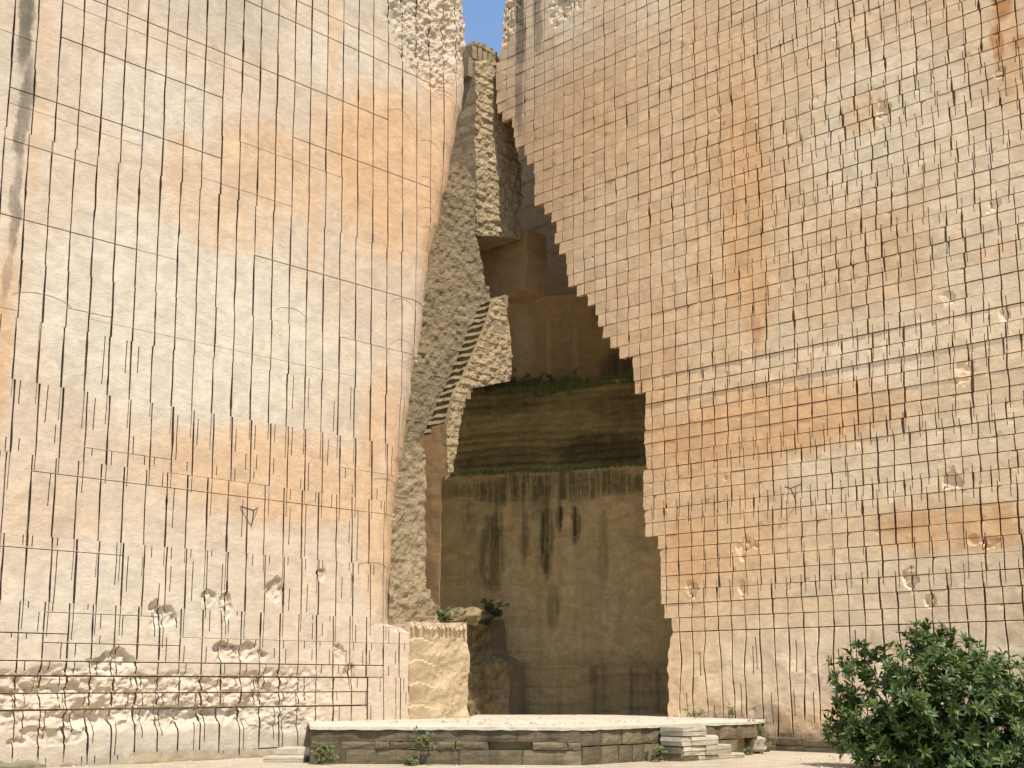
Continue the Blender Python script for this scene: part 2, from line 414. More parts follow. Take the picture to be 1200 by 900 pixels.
# curved saw scores near the rounded end of the face
dk = plain('score_shade', (.22, .14, .08), .95)  # groove shade painted on as the dark colour of flat strips
mb = MB()
def arc(px, py, w, h, tail):
    s0, z0 = PL.hit(px, py); pts = []
    for i in range(15):
        t = i / 14; a = math.pi * (1 - t)
        pts.append((s0 + w * .0205 * math.cos(a) * 1.35, z0 + h * .0225 * math.sin(a) - (tail * .0225 * max(0, t - .5) ** 1.3)))
    for (a, b) in zip(pts[:-1], pts[1:]):
        q = []
        for (s, z, dz) in ((a[0], a[1], 0), (b[0], b[1], 0), (b[0], b[1], .011), (a[0], a[1], .011)):
            dd = float(ldepth(np.array([[s]]), np.array([[z]]))[0, 0]); q.append((s, -dd - .004, z + dz))
        mb.add(q, [(0, 1, 2, 3)])
for a in ((470, 140, 17, 12, 26), (522, 122, 14, 12, 18), (522, 112, 14, 6, 14), (505, 172, 14, 7, 18), (503, 213, 12, 5, 20), (507, 250, 14, 6, 20), (503, 270, 10, 4, 18),
          (473, 362, 16, 12, 18), (473, 410, 16, 12, 18), (342, 370, 17, 8, 6), (50, 356, 24, 9, 2), (455, 565, 18, 3, 10), (440, 665, 20, 5, 6)): arc(*a)
link('saw_score', mb.mesh('saw_score', dk), None, left)

# ================================================================== RIGHT QUARRY FACE
REDGE = [(593, -100), (592, 0), (589, 30), (590, 48), (584, 72), (582, 80), (582, 125), (593, 143), (602, 145), (602, 160), (605, 170), (614, 175), (617, 181), (618, 194.5), (626, 195), (626, 241.5),
         (637, 242), (638, 247), (642, 253), (650, 255), (652, 267), (650, 282), (655, 283), (657, 292), (664, 298), (664, 328), (672, 332), (674, 340),
         (687, 342), (688, 362), (698, 363), (701, 372), (702, 385), (707, 387), (708, 396), (715, 397), (716, 410), (723, 412), (729, 417), (740, 418),
         (743, 430), (744, 455), (756, 463), (756, 556), (753, 562), (753, 572), (755, 600), (757, 617), (759, 631.5), (772, 632), (774, 658), (775, 693), (776, 713),
         (784, 722), (788, 730), (789, 737), (783, 761), (783, 809), (782, 830), (784, 842), (784, 900)]
re_ = [PR.hit(*p) for p in REDGE]
rz_ = np.array([p[1] for p in re_])[::-1]; rs_ = np.array([p[0] for p in re_])[::-1]
def right_edge(z): return np.interp(z, rz_, rs_)
RTOP = 26.5
right = empty('quarry_wall', (*PR.P, 0), PR.a)
tag(right, 'tall orange-tan quarry face sawn into a dense square grid, right of the cleft', 'rock wall')
ORR = (.74, .44, .21); RUST = (.46, .19, .065); PALR = (.80, .66, .45)
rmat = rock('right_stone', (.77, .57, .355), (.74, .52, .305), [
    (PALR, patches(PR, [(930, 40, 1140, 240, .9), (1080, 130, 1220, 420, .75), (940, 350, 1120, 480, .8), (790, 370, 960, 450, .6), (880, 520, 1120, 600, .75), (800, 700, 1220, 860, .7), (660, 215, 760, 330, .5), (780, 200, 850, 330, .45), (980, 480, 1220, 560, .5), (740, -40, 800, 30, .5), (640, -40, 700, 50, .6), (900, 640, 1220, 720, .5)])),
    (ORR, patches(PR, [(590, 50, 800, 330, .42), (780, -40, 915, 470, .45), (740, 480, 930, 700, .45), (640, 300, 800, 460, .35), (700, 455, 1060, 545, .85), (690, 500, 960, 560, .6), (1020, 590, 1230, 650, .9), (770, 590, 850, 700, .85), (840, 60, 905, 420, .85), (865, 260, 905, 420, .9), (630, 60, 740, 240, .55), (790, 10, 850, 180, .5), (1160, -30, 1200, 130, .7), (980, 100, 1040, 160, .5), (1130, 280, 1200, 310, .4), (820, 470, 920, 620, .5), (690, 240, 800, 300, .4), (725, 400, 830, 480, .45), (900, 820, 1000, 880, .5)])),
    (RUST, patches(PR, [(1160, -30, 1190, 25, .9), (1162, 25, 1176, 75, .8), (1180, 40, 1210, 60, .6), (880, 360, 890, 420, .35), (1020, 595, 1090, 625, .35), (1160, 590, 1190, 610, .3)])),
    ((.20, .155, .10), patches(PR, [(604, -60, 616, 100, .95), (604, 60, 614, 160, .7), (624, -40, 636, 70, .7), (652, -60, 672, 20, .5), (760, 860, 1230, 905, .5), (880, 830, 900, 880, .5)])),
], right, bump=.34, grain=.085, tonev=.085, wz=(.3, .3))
RSP, RROW, RB = .431, .381, 2.985
nrow = int((RTOP - RB) / RROW)
rows = [RB + RROW * i + random.uniform(-.012, .012) for i in range(nrow + 1)]
coff = [random.uniform(-.03, .03) for _ in rows]
# groups of courses share a cut alignment, then jump
g = 0; cbig = []
for i in range(len(rows)):
    if random.random() < .30: g = random.uniform(-.07, .07)
    coff[i] += g
    cbig.append((cbig[-1] if cbig and random.random() < .25 else random.uniform(-.10, .10)))
def rcut(j, i, z):
    x0 = -12.93 + RSP * j; t = min(1, max(0, (x0 + 4.0) / 4.5))
    return x0 + coff[i] * (.25 + .4 * t) + cbig[i] * t * (1.0 if z > 9 else .75) + .018 * (z - 8) + (_h(np.array([j]), np.array([i]), 41)[0] - .5) * .03
cw = [_h(np.array([j]), np.array([0]), 55)[0] for j in range(70)]
hole = [(*PR.hit(x, y), r, d) for x, y, r, d in ((1035, 128, .16, .12), (842, 130, .07, .10), (848, 145, .06, .08), (873, 640, .24, .10), (1115, 562, .17, .12), (1066, 680, .17, .13), (1160, 635, .12, .12),
        (1140, 632, .1, .05), (1172, 85, .10, .08), (1165, 240, .12, .08), (850, 560, .06, .10), (850, 585, .06, .10), (955, 115, .07, .05), (1110, 350, .14, .06), (1130, 440, .2, .06), (1175, 370, .12, .08), (1090, 705, .1, .12), (660, 5, .5, .08), (595, 20, .5, .10), (600, -10, .4, .08), (812, 690, .16, .10), (870, 690, .15, .07))]
def rdepth(X, Z):
    d = fbm(X * .45, Z * .45, 3, 102) * .03 + fbm(X * 3.0, Z * 3.0, 3, 104) * .010
    for s, z, r, dd in hole:
        if abs(X.mean() - s) < r + 1 and abs(Z.mean() - z) < r + 1:
            d = d - .5 * dd * np.clip((1.2 - np.hypot((X - s) / r, (Z - z) / (r * 1.2)) + fbm(X * 5, Z * 5, 2, 9) * 1.3) * 3, 0, 1) * (1 + 1.6 * fbm(X * 8, Z * 8, 2, 19))
    b = sst(2.95, 2.2, Z)
    d = d + b * fbm(X * 1.2, Z * 1.6, 4, 141) * .07
    return d
rowoff = [random.uniform(-.012, .012) for _ in rows]
zr1 = PR.hit(860, 430)[1]; zr0 = PR.hit(860, 490)[1]
for i, z in enumerate(rows):
    if zr0 - .2 < z < zr1 + .2: rowoff[i] = (i % 2) * .03 - .01
pcs = []
def near_hole(s, z): return any(abs(s - h[0]) < h[2] + .3 and abs(z - h[1]) < h[2] + .3 for h in hole)
for i in range(len(rows) - 1):
    z0, z1 = rows[i], rows[i + 1]; zm = (z0 + z1) / 2
    ed = float(right_edge(zm))
    for j in range(0, 62):
        xa = rcut(j, i, zm); xb = rcut(j + 1, i, zm)
        if xb < ed + .06 or xa > 13.2: continue
        first = xa <= ed + .10
        if first: xa = ed
        s_mid = (xa + xb) / 2
        hstrong = _h(np.array([i]), np.array([j // 5]), 71)[0]
        gb = .011 + .013 * (_h(np.array([i]), np.array([j // 4]), 71)[0]); gt = .011 + .013 * (_h(np.array([i + 1]), np.array([j // 4]), 71)[0])
        farleft = 1.0 if s_mid > -3 else .75
        gb *= farleft; gt *= farleft
        po = random.gauss(0, .003) + rowoff[i] * .5
        tilt = random.gauss(0, .005); tilz = random.gauss(0, .008) - (.04 if zr0 < zm < zr1 else 0)
        chip = [(random.uniform(.012, .035) if random.random() < .07 else 0) for _ in range(4)]
        def dep(X, Z, po=po, tilt=tilt, tilz=tilz, xc=s_mid, zc=zm, chip=chip, xa=xa, xb=xb, z0=z0, z1=z1):
            d = rdepth(X, Z) + po + tilt * (X - xc) + tilz * (Z - zc)
            for n, (cx, cz) in enumerate(((xa, z0), (xb, z0), (xa, z1), (xb, z1))):
                if chip[n]: d = d - chip[n] * np.clip(1 - np.hypot(X - cx, Z - cz) / .13, 0, 1)
            return d
        def mkr(jj, side, fr, i=i, ed=ed):
            if fr:
                w0 = random.uniform(-.045, .03)
                return lambda z: ed + w0 + vn(z * 7, z * 0 + 2.2, 90) * .06
            ww = (.020 + .018 * cw[jj % 70]) * (1 + .25 * min(1, max(0, (-12.93 + RSP * jj + 2) / 5)))
            def fn(z):
                wid = ww * (.75 + .9 * np.clip(vn(z * 2.0, z * 0 + jj * 4.1, 113) + .2, 0, 1)) + np.clip(vn(z * 1.9, z * 0 + jj * 2.7, 114) - .31, 0, 1) * .30
                return rcut(jj, i, 0) + .018 * z + vn(z * 2.4, z * 0 + jj * 3.3, 112) * .035 + side * wid / 2
            return fn
        sl = []
        if s_mid > -4 or random.random() < .3:
            for ii, up in ((i + 1, True), (i - 1, False)):
                if not 0 <= ii < len(rows): continue
                for jj in (j - 1, j, j + 1, j + 2):
                    xo = rcut(jj, ii, zm)
                    if xa + .035 < xo < xb - .035:
                        fr = .35 + .45 * _h(np.array([jj]), np.array([ii]), 66)[0]
                        sl.append((xo, .018, z1 - RROW * fr, z1 + 1) if up else (xo, .018, z0 - 1, z0 + RROW * fr * .8))
        nh = near_hole(s_mid, zm)
        v, f = piece(mkr(j, 1, first), mkr(j + 1, -1, False), z0, z1, gb, gt, dep, 9 if nh else 2, 9 if nh else 2, sl[:3], bev=.004, D=.22)
        inframe = (s_mid < 7.6 and zm < 23)
        Yd = 33.6 - .72 * s_mid * -1
        dist = math.hypot(6.48 + .72 * s_mid, 33.6 - .693 * s_mid)
        pcs.append(((1.0 / dist) if inframe and not (s_mid > 4.2 and zm < 3.2) else 0, v, f, random.random()))
# the uncut foot of the face: only long wandering vertical cuts
for j in range(20, 62):
    xa = rcut(j, 0, 1.5)
    ed = float(right_edge(2.0))
    if xa + RSP < ed + .1 or xa > 13: continue
    def mkf(jj, side):
        if rcut(jj, 0, 1.5) < ed + .12: return lambda z: right_edge(z) + vn(z * 5, z * 0 + 2.2, 90) * .08
        r1 = random.Random(jj); lo = r1.uniform(.3, 1.1)
        def fn(z):
            wid = (.028 + .05 * np.clip(vn(z * 1.9, z * 0 + jj * 1.7, 214) + .1, 0, 1)) * sst(lo - .15, lo + .1, z) * np.where(z > 0, 1, 1) + .002
            return rcut(jj, 0, 0) + .018 * z + vn(z * .9, z * 0 + jj * 6.3, 212) * .16 * sst(3.0, 2.2, z) + side * wid / 2
        return fn
    first = xa < ed + .12
    sl = []
    for n in range(2):
        if random.random() < .7:
            za = random.choice((random.uniform(.2, .9), random.uniform(1.6, 2.3))); sl.append((xa + RSP * random.uniform(.2, .8), .024, za, za + random.uniform(.4, .9)))
    if len(sl) == 2 and abs(sl[0][0] - sl[1][0]) < .1: sl = sl[:1]
    v, f = piece(mkf(j, 1), mkf(j + 1, -1), 0.0, RB, 0, .016, rdepth, 7, 34, sl, bev=.010, D=.22)
    pcs.append((2.0, v, f, random.random()))
emit(right, 'stone_block', pcs, rmat, 'small_blocks')
mb = MB(); zc = np.arange(0, RTOP + .01, RROW / 2)
for a, b in zip(zc[:-1], zc[1:]):
    e = max(float(right_edge(t)) for t in np.linspace(a, b, 5)) + .10
    mb.box(e, 14, .23, 1.0, a, b, 0)
link('rock_core', mb.mesh('rock_core', rmat), None, right)

# ================================================================== THE CLEFT: stepped rock behind the two faces
def inpoly(x, y, P):
    r = np.zeros(x.shape, bool); n = len(P)
    for i in range(n):
        x0, y0 = P[i]; x1, y1 = P[(i + 1) % n]
        c = ((y0 > y) != (y1 > y)); 
        with np.errstate(divide='ignore', invalid='ignore'):
            r ^= c & (x < (x1 - x0) * (y - y0) / (y1 - y0 + 1e-12) + x0)
    return r
def snap(x, y, P):
    bd = np.full(x.shape, 1e9); bx = x.copy(); by = y.copy(); n = len(P)
    for i in range(n):
        x0, y0 = P[i]; x1, y1 = P[(i + 1) % n]; dx, dy = x1 - x0, y1 - y0; L = dx * dx + dy * dy + 1e-12
        t = np.clip(((x - x0) * dx + (y - y0) * dy) / L, 0, 1); qx = x0 + t * dx; qy = y0 + t * dy
        d = np.hypot(x - qx, y - qy); m = d < bd; bd = np.where(m, d, bd); bx = np.where(m, qx, bx); by = np.where(m, qy, by)
    return bx, by
def slab(name, pl, poly, thick, res, depth, mat, parent=None, smooth=False):
    P = [pl.hit(*p) for p in poly]
    P = [(s, max(z, -.02)) for s, z in P]
    xs = np.arange(min(p[0] for p in P) - res, max(p[0] for p in P) + res, res); zs = np.arange(min(p[1] for p in P) - res, max(p[1] for p in P) + res, res)
    X, Z = np.meshgrid(xs, zs); nz, nx = X.shape
    C = inpoly(X[:-1, :-1] + res / 2, Z[:-1, :-1] + res / 2, P)
    cnt = np.zeros(X.shape); 
    for a, b in ((0, 0), (0, 1), (1, 0), (1, 1)): cnt[a:nz - 1 + a, b:nx - 1 + b] += C
    sx, sz = snap(X, Z, P); m = (cnt > 0) & (cnt < 4)
    jx = fbm(X * 3, Z * 3, 2, 51) * res * .7
    X = np.where(m, sx + jx, X); Z = np.where(m, sz + jx * .6, Z)
    Dp = depth(X, Z)
    idx = -np.ones(X.shape, int); used = cnt > 0; idx[used] = np.arange(used.sum())
    v = [tuple(t) for t in np.stack([X[used], -Dp[used], Z[used]], 1)]
    f = []
    n0 = len(v); back = {}
    def bk(i):
        if i not in back: back[i] = len(v); v.append((v[i][0], thick, v[i][2]))
        return back[i]
    Cp = np.pad(C, 1)
    for a, b in zip(*np.nonzero(C)):
        q = (idx[a, b], idx[a, b + 1], idx[a + 1, b + 1], idx[a + 1, b]); f.append(q)
        for (da, db, e) in ((-1, 0, (0, 1)), (0, 1, (1, 2)), (1, 0, (2, 3)), (0, -1, (3, 0))):
            if not Cp[a + 1 + da, b + 1 + db]:
                i, k = q[e[0]], q[e[1]]; f.append((i, bk(i), bk(k), k))
    mbb = MB(); mbb.add(v, f, .5)
    o = link(name, mbb.mesh(name, mat), None, parent, smooth); 
    if not parent: pl.place(o)
    return o
def rough_depth(amp, sc, seed, diag=0, layer=0, lsc=2.5):
    def fn(X, Z):
        d = fbm(X * sc, Z * sc, 4, seed) * amp + fbm(X * .5, Z * .5, 2, seed + 3) * amp * .8
        if diag: d = d + diag * vn((X * .8 + Z) * 5 + fbm(X, Z, 2, seed) * 2, (X - Z) * .6, seed + 7)
        if layer:
            zz = Z * lsc + fbm(X * .35, Z * .1, 2, seed + 5) * .9
            fr = zz - np.floor(zz); d = d + layer * (.5 - fr) * (.4 + 1.2 * (_h(np.floor(zz), np.floor(zz) * 0, seed)))
        return d
    return fn
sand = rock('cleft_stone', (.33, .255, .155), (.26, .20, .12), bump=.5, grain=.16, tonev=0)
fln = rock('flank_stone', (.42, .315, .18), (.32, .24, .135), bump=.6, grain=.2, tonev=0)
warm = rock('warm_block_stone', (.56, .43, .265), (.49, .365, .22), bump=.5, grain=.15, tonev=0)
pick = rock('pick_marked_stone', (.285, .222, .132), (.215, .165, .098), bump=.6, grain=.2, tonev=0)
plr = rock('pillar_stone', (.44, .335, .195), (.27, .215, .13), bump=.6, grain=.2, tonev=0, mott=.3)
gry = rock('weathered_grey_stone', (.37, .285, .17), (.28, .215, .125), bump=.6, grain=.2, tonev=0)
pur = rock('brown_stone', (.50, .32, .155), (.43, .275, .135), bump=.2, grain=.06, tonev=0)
PBK = through(515, 47.0, 785, 44.3)
PT1 = through(535, 49.1, 757, 46.7); PB1 = through(560, 52.0, 745, 49.7); PT3 = through(572, 45.8, 785, 43.5)
e0 = empty('cleft_back_ref', (*PBK.P, 0), PBK.a) if False else None
BR = (.40, .27, .13); MOSS = (.105, .095, .04); BLK = (.035, .03, .018); BUFF = (.80, .60, .30)
tag(slab('cleft_face', PT3, [(570, 776), (800, 784), (800, 880), (548, 880), (548, 790)], 2.5, .10, rough_depth(.10, 1.6, 301, layer=.06, lsc=1.7),
    rock('lower_ledge_stone', (.66, .45, .20), (.52, .35, .15), bump=.5, grain=.2, tonev=0, streak=.45)), 'dark streaked low ledge of rock along the back of the cleft floor', 'rock ledge')
o = slab('cleft_face', PBK, [(510, 556), (522, 556), (640, 552), (800, 541), (800, 800), (505, 800)], 3.5, .10, rough_depth(.09, 1.6, 311, layer=.035, lsc=.8), None)
o.data.materials.append(rock('streaked_back_stone', (.80, .56, .25), (.72, .485, .20), [
    (BUFF, patches(PBK, [(590, 620, 612, 740, .7), (662, 590, 676, 720, .7), (680, 650, 770, 760, .6), (560, 590, 570, 680, .5), (700, 600, 730, 760, .4), (600, 730, 780, 780, .4)])),
    (MOSS, patches(PBK, [(500, 552, 800, 588, .85), (560, 600, 592, 700, .75), (540, 590, 560, 640, .5), (530, 720, 600, 740, .4)])),
    (BLK, patches(PBK, [(632, 580, 650, 680, .85), (650, 585, 660, 625, .9), (668, 590, 680, 640, .9), (576, 585, 590, 640, .5), (608, 590, 622, 660, .6), (700, 590, 714, 690, .5), (640, 680, 656, 740, .5), (600, 585, 660, 612, .45)])),
], o, bump=.5, grain=.16, tonev=0, streak=.15, wz=(.16, .8), fine=True, mott=.22))
tag(o, 'sheer brown back face of the cleft with black water streaks', 'rock face'); backface = o
o = slab('cleft_face', PT1, [(526, 556), (540, 460), (552, 452), (640, 456), (770, 440), (770, 560)], 2.2, .08, rough_depth(.14, 4.5, 321, layer=.20, lsc=3.4), None)
o.data.materials.append(rock('mossy_layered_stone', (.74, .57, .26), (.56, .43, .18), [
    ((.10, .08, .035), patches(PT1, [(640, 505, 790, 550, .7), (690, 455, 770, 500, .4)])), ((.13, .14, .04), patches(PT1, [(530, 455, 640, 490, .55), (540, 440, 700, 468, .7), (530, 525, 640, 550, .5)]))], o, bump=.6, grain=.25, tonev=0, wz=(.4, .25)))
tag(o, 'dark mossy layered rock band above the streaked back face', 'rock face')
PB1b = PB1.off(-.35)
o = slab('cleft_face', PB1b, [(520, 356), (600, 350), (694, 344), (790, 340), (790, 480), (520, 480)], 1.5, .12, rough_depth(.03, .9, 331), None)
o.data.materials.append(rock('orange_shade_stone', (.72, .43, .16), (.64, .37, .13), [(BUFF, patches(PB1b, [(600, 360, 628, 450, .7), (640, 370, 646, 450, .7), (670, 380, 678, 450, .5)])), ((.12, .10, .06), patches(PB1b, [(700, 400, 780, 460, .85), (690, 350, 720, 380, .4)]))], o, bump=.2, grain=.08, tonev=0, wz=(.12, .4)))
tag(o, 'smooth orange-brown shaded rock face above the grassy terrace', 'rock face')
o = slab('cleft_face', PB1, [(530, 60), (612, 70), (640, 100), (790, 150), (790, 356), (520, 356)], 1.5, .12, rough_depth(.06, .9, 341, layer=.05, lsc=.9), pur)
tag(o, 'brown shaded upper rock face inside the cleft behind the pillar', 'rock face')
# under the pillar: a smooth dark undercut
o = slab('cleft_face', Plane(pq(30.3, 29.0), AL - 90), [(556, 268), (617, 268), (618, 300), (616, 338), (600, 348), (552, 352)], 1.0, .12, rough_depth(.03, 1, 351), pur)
tag(o, 'smooth brown undercut face just below the tall rough pillar', 'rock face')
# pillar
QP = qplane(28.6)
o = slab('rock_pillar', QP, [(557, 80), (556, 72), (592, 68), (597, 110), (608, 185), (612, 200), (611, 268), (612, 280), (600, 279), (585, 277), (557, 276)], 2.0, .06, rough_depth(.11, 6.0, 361, layer=.04, lsc=3.4), plr)
tag(o, 'tall rough grey pillar of layered rock high in the cleft, lit by sun', 'rock pillar')
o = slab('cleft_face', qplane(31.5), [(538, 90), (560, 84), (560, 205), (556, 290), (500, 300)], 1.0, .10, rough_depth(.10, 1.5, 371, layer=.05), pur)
tag(o, 'narrow shaded strip of rock between the pillar and the left quarry face', 'rock face')
# parapet of squared stones on top of the pillar
par = empty('stone_parapet', QP.world(*[QP.hit(570, 70)[0], .5, QP.hit(570, 70)[1]]), QP.a)
tag(par, 'small weathered parapet of upright stones on top of the pillar against the sky', 'parapet')
for k in range(5):
    m = MB(); m.box(-.62 + k * .255, -.62 + k * .255 + .205, -.45, .3, -.12, .36, .012); link('parapet_stone', m.mesh('parapet_stone', gry), None, par)
m = MB(); 
for k in range(6): m.box(-.50 + k * .18, -.31 + k * .18, -.47, .3, .375, .50 + random.uniform(0, .10) - .02 * abs(k - 2.5), .03)
link('cap_stone', m.mesh('cap_stone', gry), None, par)
m = MB(); m.box(-.75, .60, -.38, .5, -.8, -.13, .03); link('base_block', m.mesh('base_block', gry), None, par)
# inner left face with diagonal pick marks
o = slab('cleft_face', qplane(28.3), [(535, 190), (545, 195), (553, 208), (557, 215), (557, 272), (563, 300), (566, 318), (568, 335), (573, 335), (575, 350), (584, 360), (584, 415), (530, 480), (520, 520), (470, 600), (455, 600), (470, 420), (500, 260)], 1.6, .05, rough_depth(.07, 6.0, 381, diag=.05, layer=.012, lsc=3.2), pick)
tag(o, 'sunlit inner rock face with diagonal pick marks, just right of the left quarry face', 'rock face')
# stair flank
QF = qplane(27.2)
o = slab('stair_flank', QF, [(578, 352), (585, 349), (592, 353), (596, 375), (599, 400), (599, 446), (549, 456), (541, 480), (531, 550), (524, 562), (523, 500), (531, 464), (547, 434), (560, 405), (572, 375)], .12, .04, rough_depth(.09, 6.5, 391, diag=.03, layer=.03, lsc=3.7), fln)
tag(o, 'sunlit rough flank of rock carrying the carved stair above the grassy terrace', 'rock face')
# stair
st = empty('carved_stair', (*pq(25.2, 27.2), 0), R(AL)); tag(st, 'steep worn stair carved in the rock climbing up the left side of the cleft', 'stair')
NST = 21
for k in range(NST):
    t = k / (NST - 1); p = .08 + t * 2.6; z = 8.6 + t * 5.1 + random.uniform(-.03, .03)
    if k < 2: continue
    m = MB(); nn = 7; vv = []
    for yy in np.linspace((.10, .0, .06)[k % 3], 1.08, nn):
        w = random.uniform(-.03, .03); wz_ = random.uniform(-.025, .025)
        vv += [(p + w + .12, yy, z - .36), (p + w + .11, yy, z - .27 + wz_), (p + w + .07, yy, z - .13 + wz_), (p + w, yy, z - .12 + wz_), (p + w + .085, yy, z + wz_), (p + .27, yy, z + wz_), (p + .27, yy, z - .36)]
    ff = []
    for a in range(nn - 1):
        for b in range(7): ff.append((a * 7 + b, (a + 1) * 7 + b, (a + 1) * 7 + (b + 1) % 7, a * 7 + (b + 1) % 7))
    ff += [tuple(range(7))[::-1], tuple((nn - 1) * 7 + b for b in range(7))]
    m.add(vv, ff); link('step', m.mesh('step', sand), None, st)
# dark face and column
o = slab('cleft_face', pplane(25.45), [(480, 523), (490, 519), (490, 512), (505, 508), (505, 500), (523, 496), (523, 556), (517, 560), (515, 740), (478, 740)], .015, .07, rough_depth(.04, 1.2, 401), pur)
tag(o, 'flat brown shaded rock slab beside the narrow sunlit rock column', 'rock face')
o = slab('rock_column', qplane(25.75), [(478, 528), (482, 518), (492, 519), (498, 531), (498, 690), (503, 691), (503, 699), (507, 701), (507, 708), (511, 709), (514, 735), (514, 790), (455, 790), (455, 640), (462, 560)], 1.4, .045, rough_depth(.09, 6.0, 411), gry)
tag(o, 'narrow sunlit rough rock column with a stepped foot, right of the left quarry face', 'rock column')
# low block
QB = PL.off(.03)
def blockd(X, Z):
    d = rough_depth(.10, 2.6, 421)(X, Z)
    k = sst(6.0, 6.9, X)
    return d * (.35 + k) + (1 - k) * .09 * (((Z * 1.9 + fbm(X, Z * .3, 2, 5) * .5) % 1) - .5)
o = slab('rock_block', QB, [(479, 737), (483, 731), (548, 729), (549, 780), (548, 860), (479, 860)], 3.2, .045, blockd, warm)
tag(o, 'low sunlit rough rock block at the cleft foot, beside the left quarry face', 'rock block')
zt = PL.hit(515, 731)[1]; sA = PL.hit(481, 731)[0]; sB = PL.hit(547, 731)[0]
rim = MB(); n = 15
for k in range(n):
    a = sA + (sB - sA) * k / n; w = (sB - sA) / n
    jr = random.uniform(-.05, .05); a += jr * .6
    rim.add([(a, -.08, zt - .13 + jr), (a + w * .62, -.08, zt - .15 - jr), (a + w * 1.0, .02, zt + .02), (a + w * .3, .02, zt + .03), (a, .3, zt - .10), (a + w, .3, zt - .10), (a + w, .3, zt + .02), (a + w * .3, .3, zt + .03)],
            [(0, 1, 2, 3), (3, 2, 6, 7), (0, 4, 5, 1), (1, 5, 6, 2), (0, 3, 7, 4)])
ro = link('hatched_rim', rim.mesh('hatched_rim', warm), None, o)
# buttress of broken stone at the right end of the block, in shade
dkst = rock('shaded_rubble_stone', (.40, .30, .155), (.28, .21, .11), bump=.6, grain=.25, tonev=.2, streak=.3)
PU = through(546, 44.6, 596, 43.7)
o = slab('rock_buttress', PU, [(540, 728), (572, 726), (576, 740), (576, 768), (588, 772), (596, 780), (596, 870), (540, 870)], 1.0, .06, rough_depth(.22, 3.2, 431), dkst)
tag(o, 'dark broken rock buttress between the low sunlit block and the back face', 'rock buttress')
def boulder(name, x, y, z, r, mat, label, seed, group=None, sq=(1, 1, .75), parent=None):
    m = MB(); vs = []; nu, nv = 9, 6
    for i in range(nv + 1):
        for j in range(nu):
            th = math.pi * i / nv; ph = 2 * math.pi * j / nu
            d = (math.sin(th) * math.cos(ph), math.sin(th) * math.sin(ph), math.cos(th))
            d = [math.copysign(abs(c) ** .7, c) for c in d]
            k = r * (1 + .5 * float(vn(d[0] * 1.3 + seed * 3.1, d[1] * 1.3 + d[2] * 2, seed)))
            vs.append((d[0] * k * sq[0], d[1] * k * sq[1], d[2] * k * sq[2]))
    fs = [(i * nu + j, i * nu + (j + 1) % nu, (i + 1) * nu + (j + 1) % nu, (i + 1) * nu + j)[::-1] for i in range(nv) for j in range(nu)]
    m.add(vs, fs, random.random()); o = link(name, m.mesh(name, mat), None); o.location = (x, y, z)
    return tag(o, label, 'rock', group or 'loose rocks')
for k, (px, py, Y, r) in enumerate(((553, 722, 38.5, .33), (535, 722, 38.2, .30), (565, 727, 44.2, .38), (588, 780, 43.4, .22))):
    rx, rz = ray(px, py)
    boulder('loose_rock', rx * Y, Y, EYE + rz * Y, r, dkst, ('grey loose rock on top of the low block, the right one', 'grey loose rock on top of the low block, the left one beside leafy plants', 'dark loose rock on top of the shaded buttress', 'small rock lying on the ledge right of the buttress')[k], 7 + k)
# rock mass behind everything (hidden plateau that closes the cleft; top boxes raised to block sun)
mb = MB()
def pbox(p0, p1, q0, q1, z0, z1):
    c = [pq(p0, q0), pq(p1, q0), pq(p1, q1), pq(p0, q1)]
    mb.add([(x, y, z) for z in (z0, z1) for x, y in c], [(3, 2, 1, 0), (4, 5, 6, 7), (0, 1, 5, 4), (1, 2, 6, 5), (2, 3, 7, 6), (3, 0, 4, 7)])
pbox(29.75, 70, -8, 21.4, 0, 26.4); pbox(29.75, 41.9, 21.4, 27.4, 20.8, 26.4); pbox(30.6, 70, -8, 27.3, 26.45, 34); pbox(31.2, 41.9, 27.45, 30, 22, 34); pbox(42, 70, 21.4, 60, 0, 24.5); pbox(0, 41.9, 40, 60, 0, 24.5); pbox(0, 24.0, 27.6, 39.9, 0, 22.9)
tag(link('plateau', mb.mesh('plateau', gry)), kind='structure')

# ================================================================== STONE PLATFORM
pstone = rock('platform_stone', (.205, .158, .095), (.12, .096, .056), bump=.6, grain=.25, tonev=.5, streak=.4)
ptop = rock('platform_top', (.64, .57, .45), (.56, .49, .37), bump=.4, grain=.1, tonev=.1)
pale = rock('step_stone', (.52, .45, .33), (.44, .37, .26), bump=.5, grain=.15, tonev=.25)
A = Vector((-4.20, 27.6)); B = Vector((1.42, 27.05)); Cc = Vector((5.80, 31.35))
plat = empty('stone_platform', (1.0, 30.0, 0)); tag(plat, 'low stone platform with a pale flat top at the foot of the cleft', 'platform')
def w2p(x, y, z): return (x - 1.0, y - 30.0, z)
mb = MB(); PH = .75
poly = [A, B, Cc, Vector((6.35, 33.2)), Vector((4.6, 35.2)), Vector((4.7, 38.2)), Vector((-1.0, 38.2)), Vector((-1.2, 34.75)), Vector((-4.78, 31.0))]
def inset(P, d):
    c = sum(P, Vector((0, 0))) / len(P); return [p + (c - p).normalized() * d for p in P]
# core
q = inset(poly, .32); n = len(q)
mb.add([w2p(p.x, p.y, z) for z in (0, PH - .06) for p in q], [tuple(range(n))[::-1], tuple(range(n, 2 * n))] + [(i, (i + 1) % n, n + (i + 1) % n, n + i) for i in range(n)])
link('core', mb.mesh('core', dkst), None, plat)
